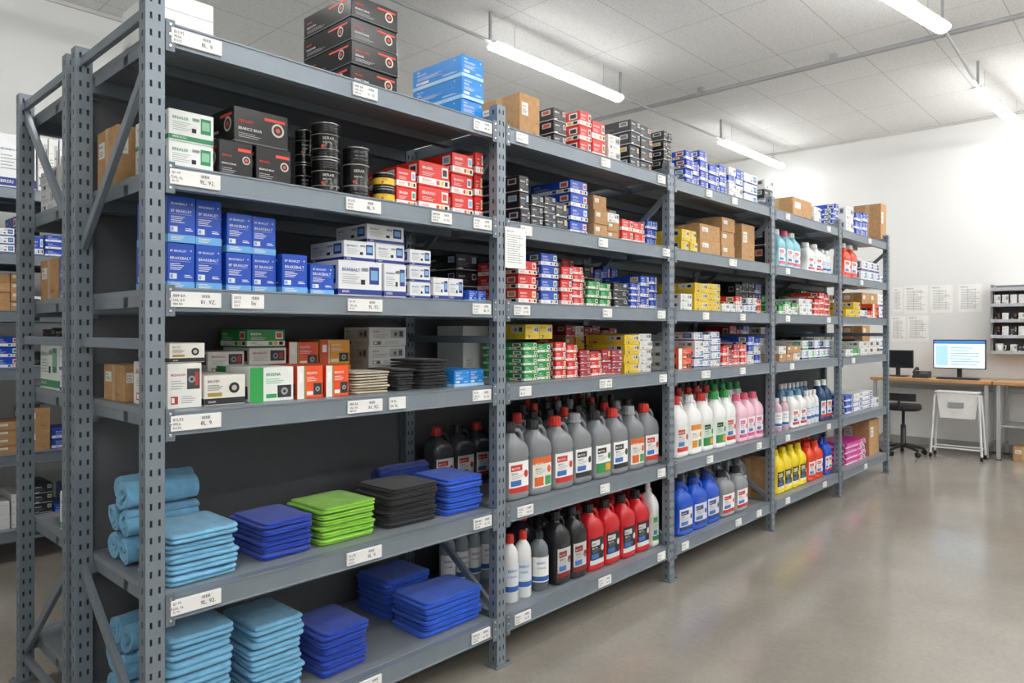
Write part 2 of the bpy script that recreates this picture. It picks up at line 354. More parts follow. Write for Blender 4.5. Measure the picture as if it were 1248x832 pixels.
def boxmesh(w, d, h, key, alt=0):
    base, acc, st, lab, words, tx = DES[key]
    m = M(); kr = st == 'K'
    BM_ = KRAFT if kr else MT(base, .22 if st == 'C' else .36); AM = MT(acc, .45); TM = MT(tx, .5); LT = MT('f0efea', .5); GY = MT('9a9da0', .5); PC = MT(R.choice(PIC), .5)
    m.cbox(-w/2, w/2, -d/2, d/2, 0, h, BM_, min(.0022, h*.03))
    m.cbox(-w/2+.002, w/2-.002, -.0008, .0008, h-.0005, h+.0003, MT('55504a', .7), .0001)
    e = .0006
    FR = (lambda u, v, k=0: (-w/2+u, -d/2-e-k*.0003, v)); LF = (lambda u, v, k=0: (-w/2-e-k*.0003, d/2-u, v))
    for fn, W in ((FR, w), (LF, d)):
        def rc(u0, v0, u1, v1, mm, k=0): m.quad([fn(u0*W, v0*h, k), fn(u1*W, v0*h, k), fn(u1*W, v1*h, k), fn(u0*W, v1*h, k)], mm)
        def disc(u, v, r, mm, k=1, n_=14): m.quad([fn(u*W+r*cos(x), v*h+r*sin(x), k) for x in [2*pi*i/n_ for i in range(n_)]], mm)
        g = lambda u, v: fn(u, v, 3)
        def wd(s, u, v, sz, mm, mw=.8, al='L'): m.text(s, g, u*W, v*h, sz*h, mm, mw*W, al)
        def lines(u, v, wd_, n_, mm, st_=.055):
            for i in range(n_): rc(u, v-i*st_, u+wd_*(1-.25*((i*7+len(key)+alt) % 3)/2), v-i*st_+.014, mm, 1)
        a, b = words if not alt else words[::-1]
        s = min(h, W*.8)
        if st == 'B':
            wd(a, .1, .8, .065, AM, .6); disc(.86, .84, s*.035, LT); wd(b, .1, .64, .095, AM, .76); rc(.1, .6, .86, .604, AM); lines(.1, .54, .5, 4, AM, .04)
            rc(.0, .0, 1, .17, MT(tx, .5)); lines(.1, .12, .5, 3, LT, .035); rc(.08, .22, .34, .34, LT, 1); rc(.1, .24, .2, .32, MT(tx, .5), 2); rc(.62, .26, .9, .28, AM, 1); rc(.62, .3, .84, .315, AM, 1)
        elif st == 'P':
            rc(.08, .2, .3, .4, MT('d2d4d5', .5)); lines(.1, .34, .16, 3, GY, .05); rc(0, .72, 1, .735, MT('b9bbbc', .6))
        elif st == 'A':
            rc(.0, .05, 1, .2, AM); wd(a, .08, .7, .09, AM, .42); lines(.08, .6, .4, 5, GY, .06); rc(.7, .36, .93, .86, AM); rc(.73, .48, .90, .76, MT('7fb3dc', .5) if key == 'wb' else MT('8cc7a2', .5), 1); wd(b, .08, .1, .065, LT, .32); rc(.5, .34, .6, .48, INK, 1)
            for k in range(8): rc(.52+k*.02, .72, .53+k*.02, .82, INK, 1)
        elif st == 'W':
            wd(a, .1, .72, .1, AM, .42); lines(.1, .6, .4, 4, GY); rc(.1, .1, .3, .27, AM, 1); rc(.12, .13, .2, .24, LT, 2); lines(.4, .25, .4, 4, GY, .045)
            rc(.56, .42, .94, .88, MT('3b3e43', .5) if key == 'wr' else MT('c9cac8', .5), 1); disc(.7, .64, s*.13, MT('8d9297', .4), 2); disc(.7, .64, s*.06, DARKP, 3, 8); rc(.8, .5, .9, .8, AM, 2)
        elif st == 'C':
            wd(b, .08, .38, .08, MT('f1f1f1', .5), .42); wd(a, .08, .58, .08, AM, .3); lines(.08, .28, .4, 3, MT('bbbbbb', .5), .05); rr = min(.22*h, .12*W)
            disc(.8, .55, rr, MT('c9c4b8', .4)); disc(.8, .55, rr*.72, BLACK, 2); disc(.8, .55, rr*.35, AM, 3, 8); rc(0, .04, 1, .08, MT('5a5a5e', .4), 0); rc(.55, .76, .94, .84, AM, 1)
        elif st == 'E':
            rc(0, .04, 1, .24, AM); wd(a, .08, .76, .08, INK, .4); lines(.08, .66, .36, 4, INK, .05); rr = min(.2*h, .13*W)
            disc(.72, .56, rr, AM, 1); disc(.72, .56, rr*.5, MT('b9b4a4', .5), 2); wd(b, .1, .1, .06, LT, .3); rc(.08, .3, .42, .42, MT('b0923c', .5), 1)
        elif st == 'D':
            rc(.0, .08, 1, .36, AM if acc != '2c2c2c' else LT); wd(a, .1, .68, .12, TM, .45); lines(.1, .56, .4, 3, TM, .06); rc(.74, .46, .94, .88, LT, 1); rc(.77, .53, .91, .8, PC, 2)
            wd(b, .1, .2, .08, BM_, .3); lines(.1, .14, .4, 1, BM_); rc(.56, .13, .66, .31, BM_, 1); rc(.7, .13, .8, .31, MT('f0c030', .5), 1); rc(.84, .13, .94, .31, INK, 1)
        elif st == 'G':
            wd(a, .1, .62, .13, TM, .5); lines(.1, .5, .5, 4, GY, .07); rc(.72, .5, .93, .86, AM, 1); rc(.75, .57, .9, .8, PC, 2); rc(0, .06, 1, .12, AM, 0); rc(.1, .12, .3, .2, LT, 1)
        elif st == 'F':
            rc(.0, .0, .26, 1, AM); rc(.26, .0, .3, 1, MT('2fa14e', .5) if key != 'yo' else LT); wd(a, .36, .74, .09, TM, .4); lines(.36, .64, .4, 3, TM); rc(.36, .1, .6, .22, LT if key != 'gf' else AM, 1); rc(.62, .1, .94, .46, DARKP, 1); disc(.78, .28, s*.11, MT('9aa0a6', .4), 2); disc(.78, .28, s*.05, DARKP, 3, 8); rc(.06, .5, .2, .8, TM, 1)
        elif st == 'K':
            if fn is LF: rc(.42, 0, .58, 1, TAPE)
            rc(.1, .52, .4, .8, LT, 1); wd(a, .13, .7, .05, INK, .2); lines(.13, .64, .22, 3, INK, .035); wd(b, .62, .15, .08, AM, .2)
    if kr: m.cbox(-w/2, w/2, -.022, .022, h-.0004, h+.0004, TAPE, .0001)
    return meshof(m, 'cardboard_box' if kr else 'product_box')
STK = []; PB = []
def fit(x0, x1, y0, y1, z0, z1):
    for a in occ:
        if a[2] < y1-.001 and a[3] > y0+.001 and a[4] < z1-.001 and a[5] > z0+.001 and a[0] < x1 and a[1] > x0:
            if (a[0]+a[1])/2 <= (x0+x1)/2: x0 = a[1]+.004
            else: x1 = a[0]-.004
    return x0, x1
def stack(x0, x1, y0, dp, z, h, cols, rows, ds, where, rag=False, vis=1.0):
    x0, x1 = fit(x0, x1, y0, y0+dp, z, z+h)
    if x1-x0 < .03: return None
    cols = max(1, min(cols, int((x1-x0)/.03)))
    if isinstance(ds, str): ds = [ds]
    small = cols >= 2 and rows >= 3
    ws = [1+(R.uniform(-.2, .2) if small and cols < 6 else 0) for _ in range(cols)]; sw = sum(ws); ws = [q*(x1-x0)/sw for q in ws]
    x = x0
    for c in range(cols):
        w = ws[c]; rws = rows
        if small and R.random() < .5: rws = max(2, rows+R.choice((-1, 1)))
        hh = h*(R.uniform(.86, 1) if small else 1); bh = hh/rws
        kc = ds if len(ds) < 3 or R.random() < .3 else [R.choice(ds)]
        meshes = {k: [boxmesh(w-.005, dp-.004, bh-.0006, k, a) for a in ((0, 1) if rws > 1 else (0,))] for k in kc}
        top = rws-(1 if rag and rws > 1 and R.random() < .35 else 0)
        for r_ in range(top):
            k = R.choice(kc); kr = k == 'kr'
            o = mk(R.choice(meshes[k]), 'cardboard_box' if kr else 'product_box', (x+w*.5, y0+dp/2+R.uniform(-.006, .006), z+r_*bh))
            o.rotation_euler = (0, 0, R.uniform(-.0045, .0045))
            tag(o, DES[k][3]+' '+where, 'box', 'boxes '+where)
            if not kr: PB.append((w*bh/dep(x, y0)**2*vis, o))
        x += w
    occ.append((x0, x1, y0-.006, y0+dp+.006, z, z+h)); STK.append((x0, x1, y0, dp, z, z+h))
    return z+h
def put(lvl, px0, px1, hpx, cols=1, rows=1, sb=.08, dp=.28, ds='wh', on=0, rag=False):
    dp = min(dp, .625-sb)
    x0, x1 = onY(px0, sb), onY(px1, sb); h = hpx*dep((x0+x1)/2, sb)/F
    z = ZL[lvl]+.0366
    if on: z = STK[-on][5]+.001
    return stack(x0, x1, sb, dp, z, h, cols, rows, ds, 'on the %s shelf' % LN[lvl], rag, .25 if sb > .3 else 1)

# ---------------------------------------------------------------- cans
def cans(lvl, px0, px1, hpx, rows, sb, body, band, label, nm='metal_can'):
    xm = onY((px0+px1)/2, sb+.05); D = dep(xm, sb+.05); r = (px1-px0)*D/F/2; h = hpx*D/F/rows; z = ZL[lvl]+.0366
    m = M(); A, B = MT(body, .18, .2), MT(band, .4)
    prof = [(r*.94, 0), (r, .003), (r*.965, .008)]
    for v in (.1, .16, .74, .8, .86): prof += [(r*.965, (v-.015)*h), (r*.985, v*h), (r*.965, (v+.015)*h)]
    prof += [(r*.965, h-.012), (r, h-.006), (r*.98, h-.001), (r*.88, h-.001), (r*.86, h-.006)]
    m.lathe(prof, A, 28)
    m.lathe([(r*.5, h-.006), (r*.5, h-.003)], CHROME, 20)
    for zz in (.003, h-.006): m.lathe([(r*1.002, zz-.002), (r*1.008, zz), (r*1.002, zz+.002)], MT('8e8f90', .3, .8), 28, (0, 0), True, False)
    def fn(u, v): return (r*.972*sin(u/r), -r*.972*cos(u/r), v)
    for v0, v1, mm in (((.64, .66, B), (.24, .26, B)) if band != 'e0b92a' else ((.22, .62, B),)):
        for i in range(-14, 14): m.quad([fn(i*r*.15, v0*h), fn((i+1)*r*.15, v0*h), fn((i+1)*r*.15, v1*h), fn(i*r*.15, v1*h)], mm)
    f2 = lambda u, v: (r*.98*sin(u/r), -r*.98*cos(u/r), v)
    TX = MT('c9c5ba', .4) if band != 'e0b92a' else INK
    m.text('BERAR', f2, -.75*r, h*.5, h*.08, TX, r*.8); m.text('BALVOL', f2, -.75*r, h*.4, h*.05, TX, r*.7)
    m.quad([f2(-.75*r+.9*r*cos(x)*.14, h*.32+.13*r*sin(x)) for x in [2*pi*i/12 for i in range(12)]], MT('c84a32', .4))
    me = meshof(m, nm)
    for k in range(rows):
        tag(mk(me, nm, (xm, sb+r, z+k*(h+.0005))), label, 'can', 'metal cans on the second-highest shelf')
    occ.append((xm-r, xm+r, sb, sb+2*r, z, z+h*rows))

# ---------------------------------------------------------------- jugs & bottles
def ring(cx, rx, ry, e, z, n=28):
    o = []
    for i in range(n):
        c, s = cos(2*pi*i/n), sin(2*pi*i/n)
        o.append((cx+rx*math.copysign(abs(c)**(2/e), c), ry*math.copysign(abs(s)**(2/e), s), z))
    return o
def jugs(lvl, px0, px1, n, hpx, sb, body, cap, lab=('f0f0f0', 'c8322a'), d=.12, label='plastic jug', caps=None, words=('MOTOR', 'BERIOL'), labs=None):
    a, b = onY(px0, sb), onY(px1, sb); h = hpx*dep((a+b)/2, sb+.04)/F; z = ZL[lvl]+.0366
    a, b = fit(a, b, sb, sb+d, z, z+h)
    pitch = (b-a)/n; w = min(pitch*.975, .2, h*.7)
    m = M(); BMt = MT(body, .17)
    C = -.10*w
    m.loft([ring(0, .44*w, .42*d, 4, 0), ring(0, .49*w, .48*d, 4, .012*h), ring(0, .5*w, .5*d, 4.5, .04*h), ring(0, .5*w, .5*d, 4.5, .07*h), ring(0, .483*w, .488*d, 4.5, .08*h), ring(0, .483*w, .488*d, 4.5, .52*h), ring(0, .5*w, .5*d, 4.2, .535*h), ring(0, .5*w, .5*d, 4, .62*h), ring(-.005*w, .485*w, .485*d, 3.6, .675*h), ring(-.03*w, .44*w, .45*d, 3.2, .725*h),
            ring(-.065*w, .36*w, .39*d, 2.8, .77*h), ring(-.09*w, .27*w, .32*d, 2.4, .805*h), ring(C, .2*w, .23*w, 2, .835*h), ring(C, .17*w, .17*w, 2, .86*h), ring(C, .165*w, .165*w, 2, .94*h)], BMt)
    m.tube([(-.05*w, 0, .84*h), (.12*w, 0, .885*h), (.28*w, 0, .88*h), (.40*w, 0, .82*h), (.45*w, 0, .73*h), (.44*w, 0, .62*h)], [.06*w, .07*w, .075*w, .08*w, .085*w, .07*w], BMt, 10)
    # moulded grip ribs under the shoulder
    for i in range(3): m.tube([(.22*w, -.485*d, (.60-.022*i)*h), (.42*w, -.44*d, (.60-.022*i)*h)], .012*w, BMt, 6)
    bme = meshof(m, 'jug')
    def cp(hx):
        q = M(); q.lathe([(.205*w, .865*h), (.22*w, .87*h), (.22*w, .89*h), (.2*w, .895*h), (.195*w, .985*h), (.17*w, h)], MT(hx, .3), 24, (C, 0), False, True, .06); return meshof(q, 'cap')
    cms = [cp(x) for x in (caps or [cap])]
    RX, RY_ = .483*w, .488*d
    def fn(u, v, o=.0010): return (u, -RY_*(max(0, 1-min(1, abs(u)/RX)**4.5))**(1/4.5)-o, v)
    def lm(lab, st):
        q = M(); W = .84*w; N = 10
        def rc(u0, v0, u1, v1, mm, o):
            for i in range(N):
                ua, ub = u0+(u1-u0)*i/N, u0+(u1-u0)*(i+1)/N
                q.quad([fn(ua, v0, o), fn(ub, v0, o), fn(ub, v1, o), fn(ua, v1, o)], mm)
        A, B = MT(lab[0], .3), MT(lab[1], .3); dkl = lab[0] in ('202226', '2c2c2c'); T = MT('eeeeee', .5) if dkl else INK
        P2 = MT(('3c70b8', 'e0a02c', '3f9a5c')[st], .3)
        rc(-W/2, .1*h, W/2, .5*h, A, .001)
        if st == 0: rc(-W/2, .1*h, W/2, .17*h, B, .0014); rc(-W*.44, .38*h, W*.1, .46*h, B, .0014); rc(-W*.44, .19*h, W*.05, .26*h, P2, .0014)
        elif st == 1: rc(-W/2, .1*h, W/2, .24*h, B, .0014); rc(-W*.44, .38*h, W*.1, .46*h, T, .0014); rc(W*.05, .12*h, W*.42, .22*h, P2, .0018)
        else: rc(-W/2, .41*h, W/2, .5*h, B, .0014); rc(-W*.44, .12*h, W*.0, .24*h, B, .0014); rc(W*.08, .12*h, W*.42, .24*h, P2, .0014)
        q.text(words[0], lambda u, v: fn(u, v, .002), -W*.41, .40*h, .03*h, A, W*.4)
        q.text(words[1], lambda u, v: fn(u, v, .002), -W*.41, .335*h, .026*h, T, W*.5)
        for i in range(3): rc(-W*.41, (.315-i*.018)*h, W*(.15-.1*i), (.32-i*.018)*h, MT('8c8f92', .5), .0016)
        pts = [(W*.3+.05*h*cos(x)*.8, .33*h+.05*h*sin(x)) for x in [2*pi*i/12 for i in range(12)]]
        if .05*h < W*.18: q.add([fn(x, y, .0017) for x, y in pts], [tuple(range(12))], B)
        return meshof(q, 'label')
    lms = [lm(l, i % 3) for i, l in enumerate(labs or [lab])]
    for i in range(n):
        o = mk(bme, 'plastic_jug', (a+pitch*(i+.5), sb+d/2+R.uniform(-.005, .005), z)); o.rotation_euler = (0, 0, R.uniform(-.02, .02))
        tag(o, label+' on the %s shelf' % LN[lvl], 'jug', label.split(' with')[0]+'s on the %s shelf' % LN[lvl])
        mk(cms[(i*3+i//4) % len(cms)], 'cap', parent=o); mk(lms[(i*2+i//3) % len(lms)], 'label', parent=o)
    occ.append((a, b, sb, sb+d, z, z+h))
def bottles(lvl, px0, px1, n, hpx, sb, body, cap, label, lab='3a66b0', wmax=.085):
    a, b = onY(px0, sb), onY(px1, sb); h = hpx*dep((a+b)/2, sb+.04)/F; z = ZL[lvl]+.0366
    a, b = fit(a, b, sb, sb+.09, z, z+h); pitch = (b-a)/n; w = min(pitch*.94, wmax)
    m = M(); m.lathe([(.46*w, 0), (.5*w, .015*h), (.5*w, .66*h), (.47*w, .73*h), (.36*w, .8*h), (.22*w, .845*h), (.19*w, .86*h), (.19*w, .93*h)], MT(body, .2), 24); bm_ = meshof(m, 'bottle')
    m = M(); m.lathe([(.24*w, .87*h), (.25*w, .875*h), (.24*w, .985*h), (.2*w, h)], MT(cap, .4), 20, (0, 0), False, True, .06); cm = meshof(m, 'cap')
    q = M(); rr = .5*w
    fn = lambda u, v, o=.0008: ((rr+o)*sin(u/rr), -(rr+o)*cos(u/rr), v)
    wht = body in ('e9eaea', 'f0f0f0')
    A = MT('f6f6f4', .4) if not wht else MT('dde3ea', .4); B = MT(lab, .4)
    for i in range(-8, 8):
        for v0, v1, mm, o in ((.15, .58, A, .0008), (.17, .25, B, .0012)): q.quad([fn(i*rr*.15, v0*h, o), fn((i+1)*rr*.15, v0*h, o), fn((i+1)*rr*.15, v1*h, o), fn(i*rr*.15, v1*h, o)], mm)
    q.text('BERIO', lambda u, v: fn(u, v, .0016), -.7*rr, .46*h, .04*h, B, 1.1*rr)
    q.text('CLEANE', lambda u, v: fn(u, v, .0016), -.7*rr, .38*h, .03*h, B, 1.0*rr)
    lm = meshof(q, 'label')
    for i in range(n):
        o = mk(bm_, 'plastic_bottle', (a+pitch*(i+.5), sb+w/2+R.uniform(0, .01), z)); o.rotation_euler = (0, 0, R.uniform(-.3, .3)-.2)
        tag(o, label+' on the %s shelf' % LN[lvl], 'bottle', label+'s on the %s shelf' % LN[lvl])
        mk(cm, 'cap', parent=o); mk(lm, 'label', parent=o)
    occ.append((a, b, sb, sb+.1, z, z+h))

# ---------------------------------------------------------------- towels
def slabmesh(w, d, t_, layers, mm, seed, soft=1.0):
    rr = random.Random(seed); m = M(); n = 88; rings = []
    r = t_/layers/2
    sk = [(rr.uniform(-.008, .008)*soft, rr.uniform(-.008, .008)*soft, rr.uniform(0, .006)*soft) for _ in range(layers)]
    def plan(inset, z, l=0):
        o = []
        for i in range(n):
            a = 2*pi*(i+.5)/n; c, s = cos(a), sin(a); e = .16
            ins = inset+.006*soft+sk[l][2]
            x = (w/2-ins)*math.copysign(abs(c)**e, c)+sk[l][0]; y = (d/2-ins)*math.copysign(abs(s)**e, s)+sk[l][1]
            q = noise.noise_vector(Vector((x*9, y*9, l*5.0+seed*9)))*.005*soft
            q2 = noise.noise(Vector((x*10, y*10, seed*4.1)))
            edge = max(abs(x)/(w/2), abs(y)/(d/2))
            o.append((max(-w/2, min(w/2, x+q.x)), max(-d/2, min(d/2, y+q.y)), max(0, z+(q2*.005-.004*edge**4)*soft*(z/t_))))
        return o
    for l in range(layers):
        for k in range(7):
            an = -pi/2+pi*k/6; rings.append(plan(r*1.0*(1-cos(an))+(.003 if k in (0, 6) else 0)*soft, l*2*r+r+r*sin(an), l))
    base = plan(r+.003*soft, t_, layers-1)
    for f in (.97, .9, .8, .68, .55, .42, .3, .18, .05):
        row = []
        for x, y, z in base:
            X, Y = x*f, y*f
            q2 = noise.noise(Vector((X*10, Y*10, seed*4.1)))*.005+noise.noise(Vector((X*26, Y*14, seed*2.2)))*.0022-.004*f**4
            row.append((X, Y, t_+q2*soft))
        rings.append(row)
    zm = max(p[2] for q in rings for p in q)
    m.loft([[(x, y, z*t_/zm) for x, y, z in q] for q in rings], mm)
    return meshof(m, 'folded_towel')
def towels(lvl, px0, px1, hpx, sb, dp, n, hx, label, nm='folded_towel', layers=2, soft=1.0):
    a, b = onY(px0, sb), onY(px1, sb); h = hpx*dep((a+b)/2, sb)/F; z = ZL[lvl]+.037
    a, b = fit(a, b, sb, sb+dp, z, z+h); mm = MT(hx, .95, 0, 'cloth'); t_ = h/n
    ms = [slabmesh(b-a-.004, dp-.004, t_-.0003, layers, mm, s, soft) for s in (1, 2, 3, 4, 5)]
    for i in range(n):
        o = mk(ms[(i*3+i//4) % 5], nm, ((a+b)/2+R.uniform(-.004, .004), sb+dp/2+R.uniform(-.006, .006), z+i*t_)); o.rotation_euler = (0, 0, R.uniform(-.03, .03)+(pi if i % 2 else 0))
        tag(o, label+' stacked on the %s shelf' % LN[lvl], 'towel' if 'towel' in nm else 'cloth', label+'s on the %s shelf' % LN[lvl])
    occ.append((a, b, sb, sb+dp, z, z+h))
def rollmesh(r, ln, mm, turns=3.4, seed=0):
    m = M(); p = r/(turns+.35); th = p*.46; N = int(turns*20); segs = 14; V = []; Fc = []
    for j in range(segs+1):
        x = ln*j/segs
        for i in range(N+1):
            t_ = turns*2*pi*i/N; rc = p*(.45+t_/(2*pi)); rc = min(rc, r-th)
            a = t_+.6
            for o in (-th, th):
                k = noise.noise(Vector((x*16, 1.8*cos(a), 1.8*sin(a)+seed*5)))*.008*(i/N)
                q = rc+o+k
                ex = noise.noise(Vector((seed, i*.12, 0)))*.016 if j in (0, segs) else 0
                V.append((x+ex, q*cos(a)*1.04, q*sin(a)*.93))
    K = (N+1)*2
    for j in range(segs):
        for i in range(N):
            for o in (0, 1):
                Fc.append((j*K+i*2+o, j*K+i*2+2+o, (j+1)*K+i*2+2+o, (j+1)*K+i*2+o))
        for i in (0, N): Fc.append((j*K+i*2, j*K+i*2+1, (j+1)*K+i*2+1, (j+1)*K+i*2))
    m.add(V, Fc, mm, True)
    m.add(V, [(j*K+i*2, j*K+i*2+1, j*K+i*2+3, j*K+i*2+2) for j in (0, segs) for i in range(N)], mm)
    zm = min(v[2] for v in V); zx = max(v[2] for v in V)
    m.v = [(a, b, (c-zm)*2*r/(zx-zm)) for a, b, c in m.v]
    return meshof(m, 'rolled_towel')
def rolls(lvl, x, ys, r, rows, ln, hx, label):
    mm = MT(hx, .95, 0, 'cloth'); z = ZL[lvl]+.037
    for y in ys:
        for k in range(rows):
            me = rollmesh(r, ln, mm, 3.0+.3*(k % 2), k*3+int(y*20))
            tag(mk(me, 'rolled_towel', (x+R.uniform(0, .03), y, z+k*(2*r+.0005))), label+' on the %s shelf' % LN[lvl], 'towel', label+'s on the %s shelf' % LN[lvl])
    occ.append((x, x+ln+.03, min(ys)-r, max(ys)+r, z, z+rows*2*r))

# =============================== BAY 1
put(6, 188, 262, 76, ds='wp', sb=.26, dp=.3)
put(6, 428, 486, 112, 1, 4, .08, .34, 'bk')
put(6, 562, 607, 78, 1, 3, .08, .34, 'bl')
put(5, 205, 262, 76, 1, 2, .1, .28, 'wg')
put(5, 140, 178, 72, 1, 1, .42, .2, 'kr')
put(5, 265, 310, 48, 1, 1, .08, .25, 'bk'); put(5, 312, 356, 46, 1, 1, .08, .25, 'bk'); put(5, 284, 352, 44, 1, 1, .1, .22, 'bk', on=1)
cans(5, 357, 378, 84, 2, .2, '1d1e20', '8f8b80', 'black metal can with pale lettering')
cans(5, 380, 415, 88, 2, .07, '1d1e20', '8f8b80', 'black metal can with pale lettering')
cans(5, 418, 451, 64, 1, .06, '1d1e20', '8f8b80', 'large black metal can with pale lettering')
cans(5, 453, 480, 38, 2, .06, '222326', 'e0b92a', 'small black metal can with yellow band')
put(5, 484, 509, 48, 1, 2, .08, .25, 'rw'); put(5, 511, 549, 60, 1, 2, .08, .25, 'rw'); put(5, 551, 577, 76, 1, 3, .08, .25, 'rw'); put(5, 579, 607, 80, 1, 3, .08, .25, 'rw')
put(4, 203, 272, 112, 2, 2, .1, .26, 'bw'); put(4, 275, 338, 94, 2, 2, .1, .26, 'bw')
put(4, 341, 375, 48, 1, 1, .08, .26, 'bw'); put(4, 377, 407, 37, 1, 1, .08, .26, 'bw')
put(4, 412, 466, 43, 1, 1, .08, .26, 'wb'); put(4, 468, 496, 41, 1, 1, .08, .26, 'wb'); put(4, 420, 495, 25, 2, 1, .1, .24, 'wb', on=1); put(4, 448, 494, 23, 1, 1, .12, .22, 'wb', on=1)
put(4, 498, 526, 60, 1, 3, .08, .26, 'wb'); put(4, 528, 566, 27, 2, 1, .08, .26, 'wb'); put(4, 569, 605, 13, 2, 1, .06, .2, 'bw'); put(4, 556, 602, 66, 2, 3, .37, .22, 'dk')
put(3, 203, 247, 55, 1, 1, .07, .28, 'wr'); put(3, 205, 250, 24, 1, 1, .08, .26, 'wk', on=1)
put(3, 150, 180, 45, 1, 1, .4, .2, 'kr')
put(3, 249, 301, 37, 1, 1, .07, .25, 'wk'); put(3, 304, 359, 42, 1, 1, .07, .25, 'gf'); put(3, 362, 395, 40, 1, 1, .07, .25, 'or'); put(3, 397, 426, 38, 1, 1, .07, .25, 'or')
put(3, 252, 298, 55, 1, 2, .37, .22, ['wr', 'wk'])
put(3, 303, 350, 56, 1, 2, .37, .22, 'wr'); put(3, 301, 349, 22, 1, 1, .37, .22, 'gr', on=1); put(3, 352, 389, 60, 1, 2, .37, .22, 'or'); put(3, 391, 428, 60, 1, 2, .37, .22, 'yo')
put(3, 449, 495, 70, 1, 3, .4, .2, 'wh'); put(3, 564, 604, 64, 1, 1, .4, .2, 'wp')
towels(3, 431, 479, 27, .08, .24, 8, 'd9cdb6', 'beige folded cloth', 'folded_cloth', 1, .7)
towels(3, 484, 509, 27, .08, .24, 8, '2b2c2f', 'black folded cloth', 'folded_cloth', 1, .6)
towels(3, 513, 549, 36, .08, .24, 9, '232427', 'black folded cloth', 'folded_cloth', 1, .7)
put(3, 553, 603, 20, 2, 1, .07, .22, 'bl')
LB, DB, RB = '78b6da', '1742b4', '1f5cd6'
rolls(2, .045, (.405, .515), .048, 3, .24, LB, 'light blue rolled terry towel')
towels(2, 204, 298, 64, .055, .28, 5, LB, 'light blue folded terry towel', layers=2)
towels(2, 320, 388, 46, .08, .27, 6, DB, 'dark blue folded microfibre towel')
towels(2, 392, 464, 46, .08, .27, 6, '90d040', 'lime green folded microfibre towel')
towels(2, 476, 539, 48, .08, .27, 7, '1b1c1f', 'black folded microfibre towel')
towels(2, 546, 606, 44, .06, .27, 6, RB, 'royal blue folded microfibre towel')
rolls(2, onY(456, .42), (.42,), .046, 2, .28, '1a3a94', 'dark blue rolled towel')
jugs(2, 528, 604, 3, 72, .48, '4a4d52', 'c8322a', label='dark grey plastic jug with red cap', caps=['c8322a', '26282b'])
rolls(1, .045, (.405, .515), .048, 3, .26, LB, 'light blue rolled terry towel')
towels(1, 204, 292, 128, .055, .28, 8, LB, 'light blue folded terry towel', layers=2)
towels(1, 306, 376, 96, .08, .28, 7, LB, 'light blue folded terry towel', layers=2)
towels(1, 392, 454, 54, .08, .28, 6, DB, 'dark blue folded microfibre towel')
towels(1, 520, 606, 42, .06, .26, 6, RB, 'royal blue folded microfibre towel')
towels(1, 472, 530, 46, .34, .26, 6, RB, 'royal blue folded microfibre towel')
bottles(1, 538, 606, 4, 74, .40, '9aa4aa', '33363a', 'grey plastic spray bottle')
# =============================== BAY 2
put(6, 633, 658, 54, 1, 1, ds='kr'); put(6, 674, 690, 48, 1, 3, ds=['wh', 'dk']); put(6, 707, 738, 54, 2, 3, ds='rw', rag=True); put(6, 742, 757, 36, 1, 2, ds='wh')
put(6, 768, 795, 66, 2, 4, ds='dk', rag=True); put(6, 797, 819, 66, 2, 5, ds='dk', rag=True)
put(5, 634, 646, 62, 1, 3, ds='dk'); put(5, 648, 692, 42, 3, 3, ds='dk'); put(5, 695, 716, 66, 1, 4, ds='bs'); put(5, 724, 755, 52, 2, 3, ds=['kr', 'wh'], rag=True)
put(5, 758, 786, 28, 2, 2, ds='rw'); put(5, 788, 818, 34, 2, 3, ds='bs', rag=True); put(5, 655, 705, 60, 3, 3, .37, .22, ['bs', 'wb']); put(5, 712, 790, 55, 4, 3, .37, .22, ['wh', 'kr', 'dk'])
put(4, 632, 655, 52, 1, 3, ds='rw'); put(4, 659, 680, 62, 1, 4, ds='bs'); put(4, 684, 712, 50, 2, 4, ds='rw', rag=True); put(4, 716, 745, 44, 2, 4, ds='gr', rag=True)
put(4, 748, 765, 30, 1, 3, ds='dk'); put(4, 769, 815, 42, 3, 4, ds='bs', rag=True); put(4, 640, 700, 62, 4, 4, .37, .22, ['wb', 'bs', 'rw']); put(4, 712, 780, 52, 4, 3, .37, .22, ['wb', 'bs', 'dk'])
put(3, 638, 672, 50, 2, 4, ds='gr'); put(3, 640, 674, 18, 2, 1, .1, .22, 'ye', on=1); put(3, 677, 704, 45, 2, 4, ds='rw', rag=True); put(3, 707, 758, 32, 4, 3, ds=['dr', 'dr', 'rw'], rag=True)
put(3, 761, 795, 50, 2, 4, ds=['ye', 'ol', 'wh'], rag=True); put(3, 798, 819, 36, 1, 3, ds='wh'); put(3, 690, 790, 55, 6, 4, .37, .22, ['dr', 'ye', 'wh', 'kr'])
LS = [('f2f2f0', 'c8322a'), ('f2f2f0', '2f8a48'), ('e6e2d8', 'd8642a'), ('f2f2f0', '2b2d30')]
MC = ['c8322a', '26282b', '9b9ea1', '26282b', 'c8322a']
jugs(2, 620, 816, 8, 82, .05, '7c8084', 'c8322a', label='silver grey motor oil jug with printed label', caps=['26282b', 'c8322a', 'c8322a', '26282b', '9b9ea1'], labs=LS)
jugs(2, 632, 814, 9, 81, .18, '707478', 'c8322a', label='silver grey motor oil jug with coloured cap', labs=LS, caps=MC)
jugs(2, 640, 814, 9, 80, .31, '5b5f64', 'c8322a', label='dark grey motor oil jug with coloured cap', caps=MC[1:])
jugs(2, 648, 814, 9, 79, .44, '5b5f64', 'c8322a', label='dark grey motor oil jug with coloured cap', caps=MC)
bottles(1, 622, 654, 2, 80, .07, 'e9eaea', 'c8322a', 'white plastic bottle'); bottles(1, 656, 678, 1, 70, .07, '6f757b', '2a2c2f', 'grey plastic bottle', wmax=.1)
